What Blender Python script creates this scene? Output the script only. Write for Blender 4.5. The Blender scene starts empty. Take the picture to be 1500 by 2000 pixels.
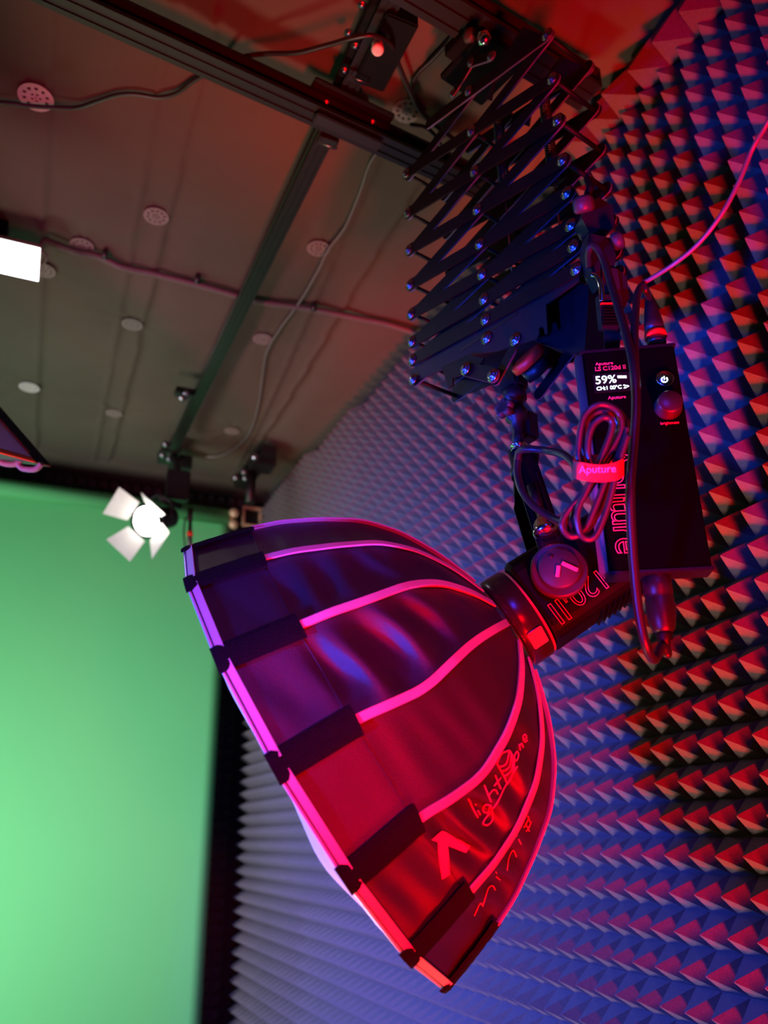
import bpy, bmesh, math, random
import numpy as np
from mathutils import Vector, Matrix, noise
random.seed(7)
SC = bpy.context.scene
COL = SC.collection
V = Vector
H = 1.35                                   # height of the camera above the floor
R3 = [V((0.91490, -0.40367, 0.0)), V((0, 0, 1)), V((0, 1, 0))]
# ---------------------------------------------------------------- camera
YAW, PITCH, ROLL, FPX = 0.415493952, 0.377813774, -0.0168010367, 1580.15
fw = V((math.sin(YAW)*math.cos(PITCH), math.cos(YAW)*math.cos(PITCH), math.sin(PITCH)))
r0 = V((math.cos(YAW), -math.sin(YAW), 0)); u0 = r0.cross(fw)
rt = r0*math.cos(ROLL) + u0*math.sin(ROLL)
up = -r0*math.sin(ROLL) + u0*math.cos(ROLL)
cam = bpy.data.cameras.new('camera'); camo = bpy.data.objects.new('camera', cam); COL.objects.link(camo)
cam.sensor_fit = 'VERTICAL'; cam.sensor_height = 36; cam.lens = FPX/2000*36
cam.clip_start = 0.05
cam.dof.use_dof = True; cam.dof.focus_distance = 1.0; cam.dof.aperture_fstop = 4.0
camo.matrix_world = Matrix.Translation((0, 0, H)) @ Matrix((rt, up, -fw)).transposed().to_4x4()
SC.camera = camo
SC.view_settings.view_transform = 'Standard'; SC.view_settings.look = 'None'
SC.view_settings.gamma = 1; SC.view_settings.use_curve_mapping = False
SC.view_settings.exposure = 0.0
w = bpy.data.worlds.new('world'); SC.world = w; w.use_nodes = True
w.node_tree.nodes['Background'].inputs[0].default_value = (0.02, 0.02, 0.03, 1)
w.node_tree.nodes['Background'].inputs[1].default_value = 0.3
# ---------------------------------------------------------------- lights of the studio and added fills (all outside the frame)
def area(name, loc, target, size, power, color, sizey=None, spread=180):
    l = bpy.data.lights.new(name, 'AREA'); l.energy = power; l.color = color
    l.shape = 'RECTANGLE'; l.size = size; l.size_y = sizey or size; l.spread = math.radians(spread)
    o = bpy.data.objects.new(name, l); COL.objects.link(o)
    p = V(loc) + V((0, 0, H)); o.location = p
    o.rotation_euler = (V(target) + V((0, 0, H)) - p).to_track_quat('-Z', 'Y').to_euler()
    return o
area('red_tube_light', (0.52, -0.12, -1.12), (0.95, 0.70, 0.50), 0.14, 22, (1, 0.0, 0.002), 0.5, 60)
area('red_dome_fill', (0.10, -0.85, -0.10), (0.36, 0.90, 0.06), 0.12, 1.1, (1, 0.0, 0.003), 0.2, 30)  # added red fill, narrowed to the dome softbox
area('blue_tube_light', (-1.25, 1.62, -0.12), (0.75, 1.75, -0.30), 0.10, 56, (0.02, 0.06, 1), 0.5, 84)
area('blue_front_light', (-0.35, -0.75, 0.95), (0.30, 0.9, 0.2), 0.16, 0.6, (0.04, 0.03, 1), 0.3, 40)
area('blue_low_light', (-0.90, 0.35, -0.45), (0.52, 0.72, 0.50), 0.06, 1.8, (0.008, 0.05, 1), 0.2, 26)
area('magenta_fill_light', (-0.75, 0.30, -0.15), (-0.15, 1.40, 0.75), 0.10, 1.6, (1, 0.04, 0.30), 0.2, 36)  # added to brighten the softbox at the left edge
area('screen_key_light', (-1.15, 2.2, -0.95), (-0.1, 3.5, -0.3), 0.7, 17, (1, 1, 0.92), 0.9, 110)
area('screen_fill_light', (-1.0, 2.1, -0.2), (0.0, 3.5, 1.25), 0.4, 9, (0.92, 1, 0.92), 0.5, 120)
area('white_side_light', (-1.6, 1.9, 0.05), (0.85, 2.6, 0.0), 1.1, 17, (0.86, 0.72, 1.0), 1.3, 70)
area('warm_floor_bounce', (0.0, 1.75, -1.25), (0.55, 1.2, 0.1), 0.5, 13, (1, 0.62, 0.48), 0.5, 110)  # added lamp, stands in for warm bounce off the floor

# ---------------------------------------------------------------- placing helpers (camera-relative metres)
def ray(x, y): return rt*((x-750)/FPX) + up*((1000-y)/FPX) + fw
def atD(x, y, d): return ray(x, y)*d
def atX(x, y, X): r = ray(x, y); return r*(X/r.x)
def atY(x, y, Y): r = ray(x, y); return r*(Y/r.y)
def atZ(x, y, Z): r = ray(x, y); return r*(Z/r.z)
def atP(x, y, p, n): r = ray(x, y); return r*(p.dot(n)/r.dot(n))
def zceil(y): return 1.34 + 0.055*(y-0.7) + 0.03*max(0.0, y-2.0)**2
def zfoam(y): return 1.34 + 0.055*(y-0.7)
def atC(x, y, drop=0.0):
    z = 1.37
    for _ in range(6):
        P = atZ(x, y, z); z = zceil(P.y) - drop
    return P
# ---------------------------------------------------------------- materials
def mat(name, col, rough=0.6, metal=0.0, spec=0.5, noise_scale=40, var=0.15, bump=0.0, bscale=300, emit=None, estr=0, sheen=0, coat=0, objvar=0, trans=0):
    m = bpy.data.materials.new(name); m.use_nodes = True
    nt = m.node_tree; b = nt.nodes['Principled BSDF']; N = nt.nodes.new; L = nt.links.new
    tc = N('ShaderNodeTexCoord')
    nz = N('ShaderNodeTexNoise'); nz.inputs['Scale'].default_value = noise_scale; nz.inputs['Detail'].default_value = 4
    L(tc.outputs['Object'], nz.inputs['Vector'])
    mp = N('ShaderNodeMapRange'); mp.inputs['To Min'].default_value = 1-var; mp.inputs['To Max'].default_value = 1+var
    L(nz.outputs['Fac'], mp.inputs['Value'])
    src = mp.outputs['Result']
    if objvar:
        oi = N('ShaderNodeObjectInfo'); m2 = N('ShaderNodeMapRange'); m2.inputs['To Min'].default_value = 1-objvar; m2.inputs['To Max'].default_value = 1+objvar
        L(oi.outputs['Random'], m2.inputs['Value']); mm = N('ShaderNodeMath'); mm.operation = 'MULTIPLY'
        L(src, mm.inputs[0]); L(m2.outputs['Result'], mm.inputs[1]); src = mm.outputs[0]
    vm = N('ShaderNodeVectorMath'); vm.operation = 'SCALE'; vm.inputs[0].default_value = col[:3]
    L(src, vm.inputs['Scale']); L(vm.outputs[0], b.inputs['Base Color'])
    b.inputs['Roughness'].default_value = rough; b.inputs['Metallic'].default_value = metal
    b.inputs['Specular IOR Level'].default_value = spec
    if sheen: b.inputs['Sheen Weight'].default_value = sheen
    if coat: b.inputs['Coat Weight'].default_value = coat
    if trans: b.inputs['Transmission Weight'].default_value = trans
    if bump:
        n2 = N('ShaderNodeTexNoise'); n2.inputs['Scale'].default_value = bscale; n2.inputs['Detail'].default_value = 3
        L(tc.outputs['Object'], n2.inputs['Vector'])
        bp = N('ShaderNodeBump'); bp.inputs['Strength'].default_value = bump; bp.inputs['Distance'].default_value = 0.002
        L(n2.outputs['Fac'], bp.inputs['Height']); L(bp.outputs[0], b.inputs['Normal'])
    if emit:
        b.inputs['Emission Color'].default_value = (*emit, 1); b.inputs['Emission Strength'].default_value = estr
    return m
M = dict(
 foam=mat('foam', (0.105, 0.100, 0.102), 0.95, spec=0.1, noise_scale=350, var=0.35, bump=0.4, bscale=900, objvar=0.05),
 ceil=mat('ceiling_fabric', (0.095, 0.082, 0.062), 0.85, spec=0.2, noise_scale=6, var=0.12, bump=0.25, bscale=500),
 shell=mat('shell', (0.03, 0.03, 0.03), 0.9),
 green=mat('green_cloth', (0.14, 0.58, 0.22), 0.8, spec=0.2, noise_scale=2, var=0.05, bump=0.1),
 gloss=mat('gloss_black', (0.03, 0.03, 0.03), 0.25, 0.3, 0.9, var=.3),
 black=mat('black_metal', (0.008, 0.008, 0.009), 0.42, 0.0, 0.5, bump=0.05),
 satin=mat('satin_black', (0.0022, 0.0022, 0.0026), 0.5, 0.0, 0.15, noise_scale=200, var=0.3, bump=0.15, bscale=900),
 alu=mat('anodised_rail', (0.009, 0.010, 0.009), 0.38, 0.2, 0.5, noise_scale=8, var=0.2),
 footm=mat('foot_metal', (0.013, 0.013, 0.015), 0.5, spec=.3, bump=.1, bscale=900),
 edge=mat('blue_lit_edge', (0.26, 0.29, 0.42), 0.35, 0.8),  # blue light along the bar edges, painted in as a paler bluish tint
 bar=mat('bar_metal', (0.004, 0.004, 0.0045), 0.5, 0.0, 0.25, noise_scale=120, var=0.3, bump=0.1, bscale=900),
 dialm=mat('dial_metal', (0.16, 0.15, 0.16), 0.35, 0.8),
 boxface=mat('box_face', (0.0012, 0.0012, 0.0014), 0.65, 0.0, 0.06, noise_scale=200, var=.3),
 boltm=mat('bolt_steel', (0.30, 0.30, 0.32), 0.28, 1.0, noise_scale=60, var=0.1),
 rail_=mat('side_rail', (0.12, 0.12, 0.13), 0.4, 0.2),
 chrome=mat('chrome', (0.75, 0.75, 0.75), 0.16, 1.0, noise_scale=60, var=0.08),
 steel=mat('worn_steel', (0.5, 0.48, 0.46), 0.3, 1.0, noise_scale=60, var=0.2),
 fabric=mat('dome_fabric', (0.022, 0.020, 0.023), 0.48, spec=1.0, noise_scale=400, var=0.25, bump=0.3, bscale=900),
 velcro=mat('velcro', (0.013, 0.012, 0.013), 0.95, spec=0.1, noise_scale=600, var=0.6, bump=1.0, bscale=700),
 trim=mat('reflective_trim', (0.85, 0.68, 0.58), 0.5, spec=0.4, noise_scale=60, var=0.06),
 bead=mat('glass_bead', (0.95, 0.95, 0.95), 0.15, spec=1.0, coat=1),
 white=mat('white_cloth', (0.75, 0.75, 0.75), 0.8, noise_scale=50, var=0.08, bump=0.1),
 rubber=mat('cable_rubber', (0.016, 0.016, 0.016), 0.38, spec=0.6),
 gcable=mat('grey_cable', (0.15, 0.14, 0.145), 0.3, spec=0.7),
 coilc=mat('coil_cable', (0.045, 0.042, 0.045), 0.28, spec=1.0),
 redring=mat('red_rubber', (0.95, 0.03, 0.01), 0.45),
 strap=mat('red_strap', (0.85, 0.08, 0.05), 0.7, noise_scale=400, var=0.1, bump=0.3),
 print_red=mat('print_red', (0.85, 0.25, 0.3), 0.6),
 print_w=mat('print_white', (0.85, 0.85, 0.85), 0.6),
 display=mat('display_glass', (0.01, 0.01, 0.012), 0.15),
 disp_on=mat('display_pixels', (0.1, 0.1, 0.1), 0.5, emit=(0.75, 0.95, 1.0), estr=5),
 lampface=mat('lamp_lens', (0.9, 0.9, 0.85), 0.4, emit=(1, 0.97, 0.86), estr=60),
 panel=mat('led_diffuser', (0.9, 0.9, 0.9), 0.5, emit=(0.95, 0.97, 1.0), estr=7),
 disc=mat('pale_disc', (0.55, 0.50, 0.50), 0.6, noise_scale=120, var=0.2),
 disc2=mat('covered_disc', (0.20, 0.17, 0.16), 0.7, noise_scale=150, var=0.4),
 doorm=mat('barn_door', (0.45, 0.45, 0.43), 0.45, 0.3),
 tan=mat('tan_metal', (0.55, 0.36, 0.22), 0.45, 0.2),
 magenta=mat('softbox_diffusion', (0.80, 0.62, 0.75), 0.7, noise_scale=20, var=0.12, bump=0.2),
 conduit=mat('conduit', (0.11, 0.095, 0.09), 0.5),
 knobm=mat('knob_plastic', (0.05, 0.045, 0.05), 0.45, bump=0.1),
 webbing=mat('webbing', (0.22, 0.18, 0.13), 0.8, noise_scale=300, var=0.3, bump=0.3),
)
# ---------------------------------------------------------------- mesh builder
def frame(axis, hint=None):
    a = axis.normalized(); h = hint or (V((0, 0, 1)) if abs(a.z) < 0.9 else V((1, 0, 0)))
    x = (h - a*h.dot(a)).normalized(); return a, x, a.cross(x)
class MB:
    def __init__(s): s.v = []; s.f = []; s.sm = []
    def add(s, vs, fs, smooth=False):
        o = len(s.v); s.v += [V(q) for q in vs]; s.f += [[i+o for i in f] for f in fs]; s.sm += [smooth]*len(fs); return s
    def box(s, c, x, y, z, hx, hy, hz, bev=0.0):
        x, y, z = x.normalized(), y.normalized(), z.normalized()
        bm = bmesh.new(); bmesh.ops.create_cube(bm, size=2)
        for v in bm.verts: v.co = V((v.co.x*hx, v.co.y*hy, v.co.z*hz))
        if bev: bmesh.ops.bevel(bm, geom=bm.edges[:], offset=bev, segments=2, affect='EDGES')
        bm.verts.index_update()
        s.add([c + x*v.co.x + y*v.co.y + z*v.co.z for v in bm.verts], [[v.index for v in f.verts] for f in bm.faces]); bm.free(); return s
    def abox(s, p, q, bev=0.0):
        p, q = V(p), V(q); c = (p+q)/2; h = (q-p)/2
        return s.box(c, V((1, 0, 0)), V((0, 1, 0)), V((0, 0, 1)), abs(h.x), abs(h.y), abs(h.z), bev)
    def lathe(s, p0, axis, prof, n=24, hint=None, caps=True, arc=None, smooth=True):
        a, x, y = frame(axis, hint); vs = []; fs = []
        for t, r in prof:
            for k in range(n):
                th = 2*math.pi*k/n; vs.append(p0 + a*t + (x*math.cos(th)+y*math.sin(th))*r)
        for i in range(len(prof)-1):
            for k in range(n): fs.append([i*n+k, i*n+(k+1) % n, (i+1)*n+(k+1) % n, (i+1)*n+k])
        s.add(vs, fs, smooth)
        if caps:
            o = len(s.v)-len(vs); s.f += [[o+k for k in range(n)][::-1], [o+(len(prof)-1)*n+k for k in range(n)]]; s.sm += [False, False]
        return s
    def cyl(s, p, q, r, r2=None, n=16, bev=0.0):
        d = (q-p); L = d.length; r2 = r if r2 is None else r2
        prof = [(0, r), (L, r2)] if not bev else [(0, r-bev), (bev, r), (L-bev, r2), (L, r2-bev)]
        return s.lathe(p, d, prof, n)
    def dome(s, p, axis, r, h, n=12):
        return s.lathe(p, axis, [(h*math.sin(t), max(r*math.cos(t), 1e-5)) for t in (0, .4, .8, 1.2, 1.55)], n)
    def prism(s, pts, t):
        n = len(pts); t = V(t); s.add([V(p) for p in pts]+[V(p)+t for p in pts], [list(range(n))[::-1], list(range(n, 2*n))]+[[i, (i+1) % n, n+(i+1) % n, n+i] for i in range(n)]); return s
    def bar(s, p, q, wdir, wd, th, tdir, round_=True):
        # flat bar with rounded ends from p to q, width wd, thickness th along tdir
        d = (q-p).normalized(); wv = tdir.cross(d).normalized(); pts = []
        for k in range(7): t = math.pi*k/6; pts.append(q + (d*math.sin(t) + wv*math.cos(t))*wd/2)
        for k in range(7): t = math.pi*k/6; pts.append(p - (d*math.sin(t) + wv*math.cos(t))*wd/2)
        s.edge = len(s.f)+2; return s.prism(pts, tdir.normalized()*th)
    def tube(s, pts, r, n=10, sub=8, closed=False, rib=None, flat=None):
        P = smooth_path(pts, sub, closed); m = len(P); vs = []; fs = []; prev = None
        for i, p in enumerate(P):
            t = (P[(i+1) % m]-P[i-1]) if (closed or 0 < i < m-1) else (P[1]-P[0] if i == 0 else P[-1]-P[-2])
            t = t.normalized() if t.length > 1e-9 else V((0, 0, 1))
            x = prev - t*prev.dot(t) if prev else frame(t)[1]
            x.normalize(); prev = x; y = t.cross(x)
            ra = r if not rib else r*(1+(rib if i % 2 else 0))
            for k in range(n):
                th = 2*math.pi*k/n; vs.append(p + (x*math.cos(th)+y*math.sin(th))*ra)
        for i in range(m if closed else m-1):
            j = (i+1) % m
            for k in range(n): fs.append([i*n+k, i*n+(k+1) % n, j*n+(k+1) % n, j*n+k])
        s.add(vs, fs, not rib)
        if not closed:
            o = len(s.v)-len(vs); s.f += [[o+k for k in range(n)][::-1], [o+(m-1)*n+k for k in range(n)]]; s.sm += [False]*2
        return s
    def ribbon(s, pts, nrm, wdir, wd, th, sub=1):
        # strip following pts; nrm & wdir lists of vectors
        vs = []; fs = []
        for p, n_, w_ in zip(pts, nrm, wdir):
            a = p-w_*wd/2; b = p+w_*wd/2; vs += [a, b, b+n_*th, a+n_*th]
        for i in range(len(pts)-1):
            for k in range(4): fs.append([i*4+k, i*4+(k+1) % 4, i*4+4+(k+1) % 4, i*4+4+k])
        fs += [[3, 2, 1, 0], [len(vs)-4, len(vs)-3, len(vs)-2, len(vs)-1]]
        s.add(vs, fs, False); return s
    def build(s, name, m, parent=None, origin=None, recalc=True):
        me = bpy.data.meshes.new(name); o = bpy.data.objects.new(name, me); COL.objects.link(o)
        if parent is not None:
            org = V(parent['_o']); o.parent = parent
            o['_o'] = list(org)
        else:
            org = V(origin) if origin is not None else sum(s.v, V((0, 0, 0)))/len(s.v)
            o.location = org + V((0, 0, H)); o['_o'] = list(org)
        me.from_pydata([v-org for v in s.v], [], s.f)
        for p, q in zip(me.polygons, s.sm): p.use_smooth = q
        if recalc:
            bm = bmesh.new(); bm.from_mesh(me); bmesh.ops.recalc_face_normals(bm, faces=bm.faces); bm.to_mesh(me); bm.free()
        me.materials.append(M[m])
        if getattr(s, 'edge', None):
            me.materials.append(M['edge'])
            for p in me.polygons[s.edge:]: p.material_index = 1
        me.update(); return o
def smooth_path(pts, sub, closed=False):
    pts = [V(p) for p in pts]
    if len(pts) < 3 or sub <= 1: return pts
    out = []; n = len(pts)
    for i in range(n if closed else n-1):
        if closed: a, b, c, d = pts[i-1], pts[i], pts[(i+1) % n], pts[(i+2) % n]
        else: a, b, c, d = pts[max(i-1, 0)], pts[i], pts[i+1], pts[min(i+2, n-1)]
        for k in range(sub):
            t = k/sub; out.append(0.5*((2*b)+(c-a)*t+(2*a-5*b+4*c-d)*t*t+(3*b-a-3*c+d)*t**3))
    if not closed: out.append(pts[-1])
    return out
def thing(name, label, cat, loc, group=None, kind=None):
    o = bpy.data.objects.new(name, None); COL.objects.link(o); o.empty_display_size = 0.05
    o.location = V(loc)+V((0, 0, H)); o['_o'] = list(V(loc)); return tag(o, label, cat, group, kind)
def tag(o, label=None, cat=None, group=None, kind=None):
    if label: o['label'] = label
    if cat: o['category'] = cat
    if group: o['group'] = group
    if kind: o['kind'] = kind
    return o
def text(parent, name, body, m, o0, xd, yd, size, outline=0.0, ext=0.0002, center=True, shear=0, proj=None, space=1.0):
    cu = bpy.data.curves.new('t', 'FONT'); cu.body = body; cu.size = size; cu.space_character = space
    cu.align_x = 'CENTER' if center else 'LEFT'; cu.align_y = 'CENTER'; cu.shear = shear; cu.resolution_u = 4
    if outline: cu.fill_mode = 'NONE'; cu.bevel_depth = outline; cu.bevel_resolution = 0
    else: cu.extrude = ext
    ob = bpy.data.objects.new('t', cu); me0 = bpy.data.meshes.new_from_object(ob)
    xd = xd.normalized(); yd = yd.normalized(); zd = xd.cross(yd)
    mb = MB(); vs = [o0 + xd*v.co.x + yd*v.co.y + zd*v.co.z for v in me0.vertices]
    mb.add(vs, [list(p.vertices) for p in me0.polygons])
    bpy.data.objects.remove(ob); bpy.data.curves.remove(cu); bpy.data.meshes.remove(me0)
    return mb.build(name, m, parent)
X1, Y1, Z1 = V((1, 0, 0)), V((0, 1, 0)), V((0, 0, 1))

# ================================================================ THE ROOM
XA = 17.7770091*0.05; YA = 16.3825278*0.05; ZA = 5.28295802*0.05      # apex grid of the pyramids
PH = 0.05; XB = XA+PH; YBACK = 3.70
# floor and unseen walls
tag(MB().abox((-2.6, -2.1, -H-0.05), (XB+0.05, YBACK+0.1, -H)).build('floor', 'shell'), kind='structure')
tag(MB().abox((-2.65, -2.1, -H), (-2.6, YBACK+0.1, 1.6)).build('wall_left', 'shell'), kind='structure')
tag(MB().abox((-2.6, -2.15, -H), (XB+0.05, -2.1, 1.6)).build('wall_front', 'shell'), kind='structure')
wr = tag(MB().abox((XB+0.02, -2.1, -H), (XB+0.08, YBACK+0.1, 1.6)).build('wall_right', 'shell'), kind='structure')
wb = tag(MB().abox((-2.6, YBACK+0.02, -H), (XB+0.02, YBACK+0.1, 1.6)).build('wall_back', 'shell'), kind='structure')
# acoustic foam sheets: 10 x 10 pyramids each, moulded on a backing slab
def foam_mesh(nx, ny, name):
    vs = []; fs = []; p = 0.05; rj = random.Random(nx*31+ny)
    def idx(i, j): return i*(ny+1)+j
    for i in range(nx+1):
        for j in range(ny+1): vs.append((i*p, j*p, 0.0))
    e = 0.0002                                                    # thin joint between neighbouring sheets
    vs = [(min(max(x, e), nx*p-e), min(max(y, e), ny*p-e), z) for x, y, z in vs]
    for i in range(nx):
        for j in range(ny):
            a = len(vs); r_ = 0.0016
            cx, cy = (i+.5)*p, (j+.5)*p
            for dx, dy in ((-1, -1), (1, -1), (1, 1), (-1, 1)): vs.append((cx+dx*r_, cy+dy*r_, PH-0.0022))
            vs.append((cx, cy, PH+rj.uniform(-.001, .001)))
            q = [idx(i, j), idx(i+1, j), idx(i+1, j+1), idx(i, j+1)]
            for k in range(4):
                fs.append([q[k], q[(k+1) % 4], a+(k+1) % 4, a+k]); fs.append([a+k, a+(k+1) % 4, a+4])
    b = len(vs)
    vs += [(e, e, 0), (nx*p-e, e, 0), (nx*p-e, ny*p-e, 0), (e, ny*p-e, 0), (e, e, -.018), (nx*p-e, e, -.018), (nx*p-e, ny*p-e, -.018), (e, ny*p-e, -.018)]
    fs += [[b+k, b+4+k, b+4+(k+1) % 4, b+(k+1) % 4] for k in range(4)]
    me = bpy.data.meshes.new(name); me.from_pydata(vs, [], fs); me.materials.append(M['foam']); me.update(); return me
FM = {}
def foam(parent, nx, ny, rot, loc):
    if (nx, ny) not in FM: FM[(nx, ny)] = foam_mesh(nx, ny, 'foam_panel')
    o = bpy.data.objects.new('foam_panel', FM[(nx, ny)]); COL.objects.link(o); o.parent = parent
    o.matrix_local = Matrix.Translation(V(loc)-V(parent['_o'])) @ rot.to_4x4(); return o
# right wall: local x -> +Y world, local y -> -Z (down), local z -> -X ; 
RW = Matrix(((0, 0, -1), (1, 0, 0), (0, -1, 0)))
yS = YA - 0.025 - 0.5*2; 
for i in range(8):
    y0 = yS + 0.5*i
    nx = 10
    if y0+0.5 > YBACK-0.05: nx = int((YBACK-0.052-y0)/0.05)
    # top of sheet column, full sheets downwards; the topmost sheet is cut to the ceiling height
    ztop_grid = ZA + 0.025
    nrows = int((zfoam(max(y0, 0.2)) - 0.012 - ztop_grid)/0.05)
    zt = ztop_grid + nrows*0.05
    n_top = nrows - 10*((nrows)//10)
    if n_top: foam(wr, nx, n_top, RW, (XB, y0, zt)); zt -= n_top*0.05
    while zt > -1.0:
        foam(wr, nx, 10, RW, (XB, y0, zt)); zt -= 0.5
# back wall sheets: local x -> +X, local y -> +Z, local z -> -Y
BW = Matrix(((1, 0, 0), (0, 0, -1), (0, 1, 0)))
for i in range(5):
    x0 = 0.88-0.5*(i+1)
    for j in range(5):
        z1 = 1.56 - 0.5*j
        foam(wb, 10, 10, BW, (x0, YBACK, z1-0.5))
# ceiling: sagging dark fabric with seams, battens under it and stapled discs pulling it in
seamX = []
def seam(xa, ya, xb, yb): seamX.append((xa, ya, xb, yb))
def cx(px, py): P = atC(px, py); return (P.x, P.y)
for (p, q) in (((107, 33), (72, 860)), ((320, 117), (187, 893)), ((393, 160), (217, 893)), ((760, 270), (612, 600)), ((840, 330), (700, 560)), ((1165, 0), (1120, 120))):
    a, b = cx(*p), cx(*q); seam(*a, *b)
DISCS = [(70, 190, 1), (305, 423, 0), (258, 635, 0), (57, 758, 1), (222, 810, 0), (622, 488, 0), (513, 663, 0), (795, 218, 0), (453, 840, 0), (85, 530, 0), (160, 480, 0)]
dpos = [atC(x, y) for x, y, _ in DISCS]
def ceil_off(x, y):
    h = 0.0
    for k, (xa, ya, xb, yb) in enumerate(seamX):
        t = (y-ya)/(yb-ya); xs = xa+(xb-xa)*t; d = x-xs
        h += -0.0045*math.exp(-(d/0.009)**2) + (0.010*math.exp(-(max(d, 0)/0.05)**2) if d > 0 else 0.0)*(0.5 if k % 2 else 0.9)
    h += 0.010*noise.noise(V((x*1.6, y*0.9, 1))) + 0.003*noise.noise(V((x*7, y*3, 5)))
    for P in dpos:
        dx, dy = x-P.x, y-P.y; r = math.hypot(dx, dy)
        if r < 0.3:
            th = math.atan2(dy, dx); e = math.exp(-(r/0.10)**2)
            h += 0.008*e + 0.0030*math.exp(-r/0.10)*math.sin(9*th+P.x*40)*min(r/0.03, 1)
    return h
nx, ny = 190, 250; vs = []; fs = []
x0, x1, y0, y1 = -0.75, XB+0.02, 0.3, YBACK+0.02
for i in range(nx+1):
    for j in range(ny+1):
        x = x0+(x1-x0)*i/nx; y = y0+(y1-y0)*j/ny; vs.append((x, y, zceil(y)+ceil_off(x, y)))
for i in range(nx):
    for j in range(ny): a = i*(ny+1)+j; fs.append([a, a+ny+1, a+ny+2, a+1])
o = len(vs); zb = 1.6
mb = MB().add(vs, fs, True)
mb.abox((-2.65, -2.15, 1.56), (XB+0.08, YBACK+0.1, 1.62))
def flat(p): mb.add([(p[0], p[1], zceil(p[1])), (p[2], p[1], zceil(p[1])), (p[2], p[3], zceil(p[3])), (p[0], p[3], zceil(p[3]))], [[0, 1, 2, 3]])
flat((-2.6, -2.1, x0, YBACK)); flat((x0, -2.1, x1, y0))
ceiling = tag(mb.build('ceiling', 'ceil', recalc=False), kind='structure')
ceiling['label'] = 'dark fabric ceiling with seams'
# perforated fixing discs in the fabric
for (px, py, clear), P in zip(DISCS, dpos):
    mb = MB(); n = V((0, 0, -1)); p = P + V((0, 0, ceil_off(P.x, P.y)-0.008)); r = 0.034 if clear else 0.030
    def ann(r0_, r1_): 
        K = 28; c = [p+V((math.cos(2*math.pi*k/K)*rr, math.sin(2*math.pi*k/K)*rr, dz)) for dz in (0, -0.0015) for rr in (r0_, r1_) for k in range(K)]
        fs = []
        for k in range(K):
            j = (k+1) % K; fs += [[k, j, K+j, K+k], [2*K+k, 3*K+k, 3*K+j, 2*K+j], [K+k, K+j, 3*K+j, 3*K+k], [k, 2*K+k, 2*K+j, j]]
        mb.add(c, fs)
    ann(r*.74, r); ann(r*.30, r*.55); ann(0.002, r*.16)
    for k in range(10):
        th = k*math.pi/5; d = V((math.cos(th), math.sin(th), 0)); q = V((-d.y, d.x, 0))
        mb.box(p+d*r*.7-V((0, 0, .0008)), d, q, Z1, r*.15, r*.11, .0008)
        if k % 2: mb.box(p+d*r*.29-V((0, 0, .0008)), d, q, Z1, r*.15, r*.07, .0008)
    mb.build('fixing_disc', 'disc' if clear else 'disc2', ceiling)
# foam strip folded into the corner between right wall and ceiling
cs = V((-1, 0, 0.15)).normalized()
for k, (ya, nseg, tw) in enumerate(((0.63, 4, .05), (0.82, 3, -.12), (1.02, 3, .12))):
    d = V((0, -1, -0.055)).normalized(); zn = V((-0.86, 0, -0.5+tw)).normalized(); yn = zn.cross(d); zn = d.cross(yn)
    rot = Matrix((d, yn, zn)).transposed()*1.28
    foam(wr, nseg, 1, rot, (XA+0.022, ya, zceil(ya)-0.068))

# ================================================================ GREEN SCREEN
YS = 3.5
t = thing('green_screen', 'bright green chroma backdrop cloth hanging from its roller at the far wall', 'backdrop', (-0.4, YS, -H))
xr = 0.762; zt = atY(300, 985, YS).z
mb = MB(); vs = []; fs = []
NX, NZ = 60, 40
for i in range(NX+1):
    for j in range(NZ+1):
        x = -2.3 + (xr+2.3)*i/NX; z = zt-0.03 - (zt-0.03+H-0.01)*j/NZ
        y = YS + 0.004*math.sin(x*5)*(j/NZ) - 0.6*max(0, (j-37)/3)**2*0.3
        vs.append((x, y, z))
for i in range(NX):
    for j in range(NZ): a = i*(NZ+1)+j; fs.append([a, a+NZ+1, a+NZ+2, a+1])
n = len(vs); vs += [(x, y+0.003, z) for x, y, z in vs]; fs += [[n+k for k in f[::-1]] for f in fs]
for j in range(NZ): a = NX*(NZ+1)+j; fs.append([a, n+a, n+a+1, a+1])
MB().add(vs, fs, True).build('cloth', 'green', t)
MB().cyl(V((-2.3, YS-0.035, zt-0.030)), V((xr-0.02, YS-0.035, zt-0.030)), 0.036, n=48).build('cloth_roll', 'green', t)
MB().cyl(V((xr-0.02, YS-0.035, zt-0.030)), V((xr+0.0, YS-0.035, zt-0.030)), 0.026, bev=.004).build('roller_cap', 'tan', t)
b = atY(457, 1012, YS-0.07)
mb = MB()
for dz in (-0.03, 0.025): mb.lathe(b+V((0.0, 0, dz))-V((0, 0.02, 0)), Y1, [(0.0, .004), (.004, .016), (.018, .024), (.032, .016), (.036, .004)], 16)
tag(mb.build('roller_knob', 'tan', t))
# bracket on the wall
br = thing('wall_bracket', 'square tan metal bracket frame right of the green backdrop roller', 'bracket', atY(492, 1010, YS+.02))
c = atY(492, 1010, YS); hw, hh = 0.040, 0.044
mb = MB()
for sx in (-1, 1): mb.abox(c+V((sx*hw-.006, -.01, -hh)), c+V((sx*hw+.006, .01, hh)), .002)
for sz in (-1, 1): mb.abox(c+V((-hw-.006, -.01, sz*hh-.006)), c+V((hw+.006, .01, sz*hh+.006)), .002)
mb.build('bracket_frame', 'tan', br)
MB().abox(c+V((-hw, .01, -.10)), c+V((hw, .02, hh+.02)), .002).build('bracket_plate', 'black', br)
MB().abox(c+V((-hw-.07, .0, -.12)), c+V((-hw-.02, .02, -.045)), .004).build('bracket_arm', 'black', br)

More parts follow.
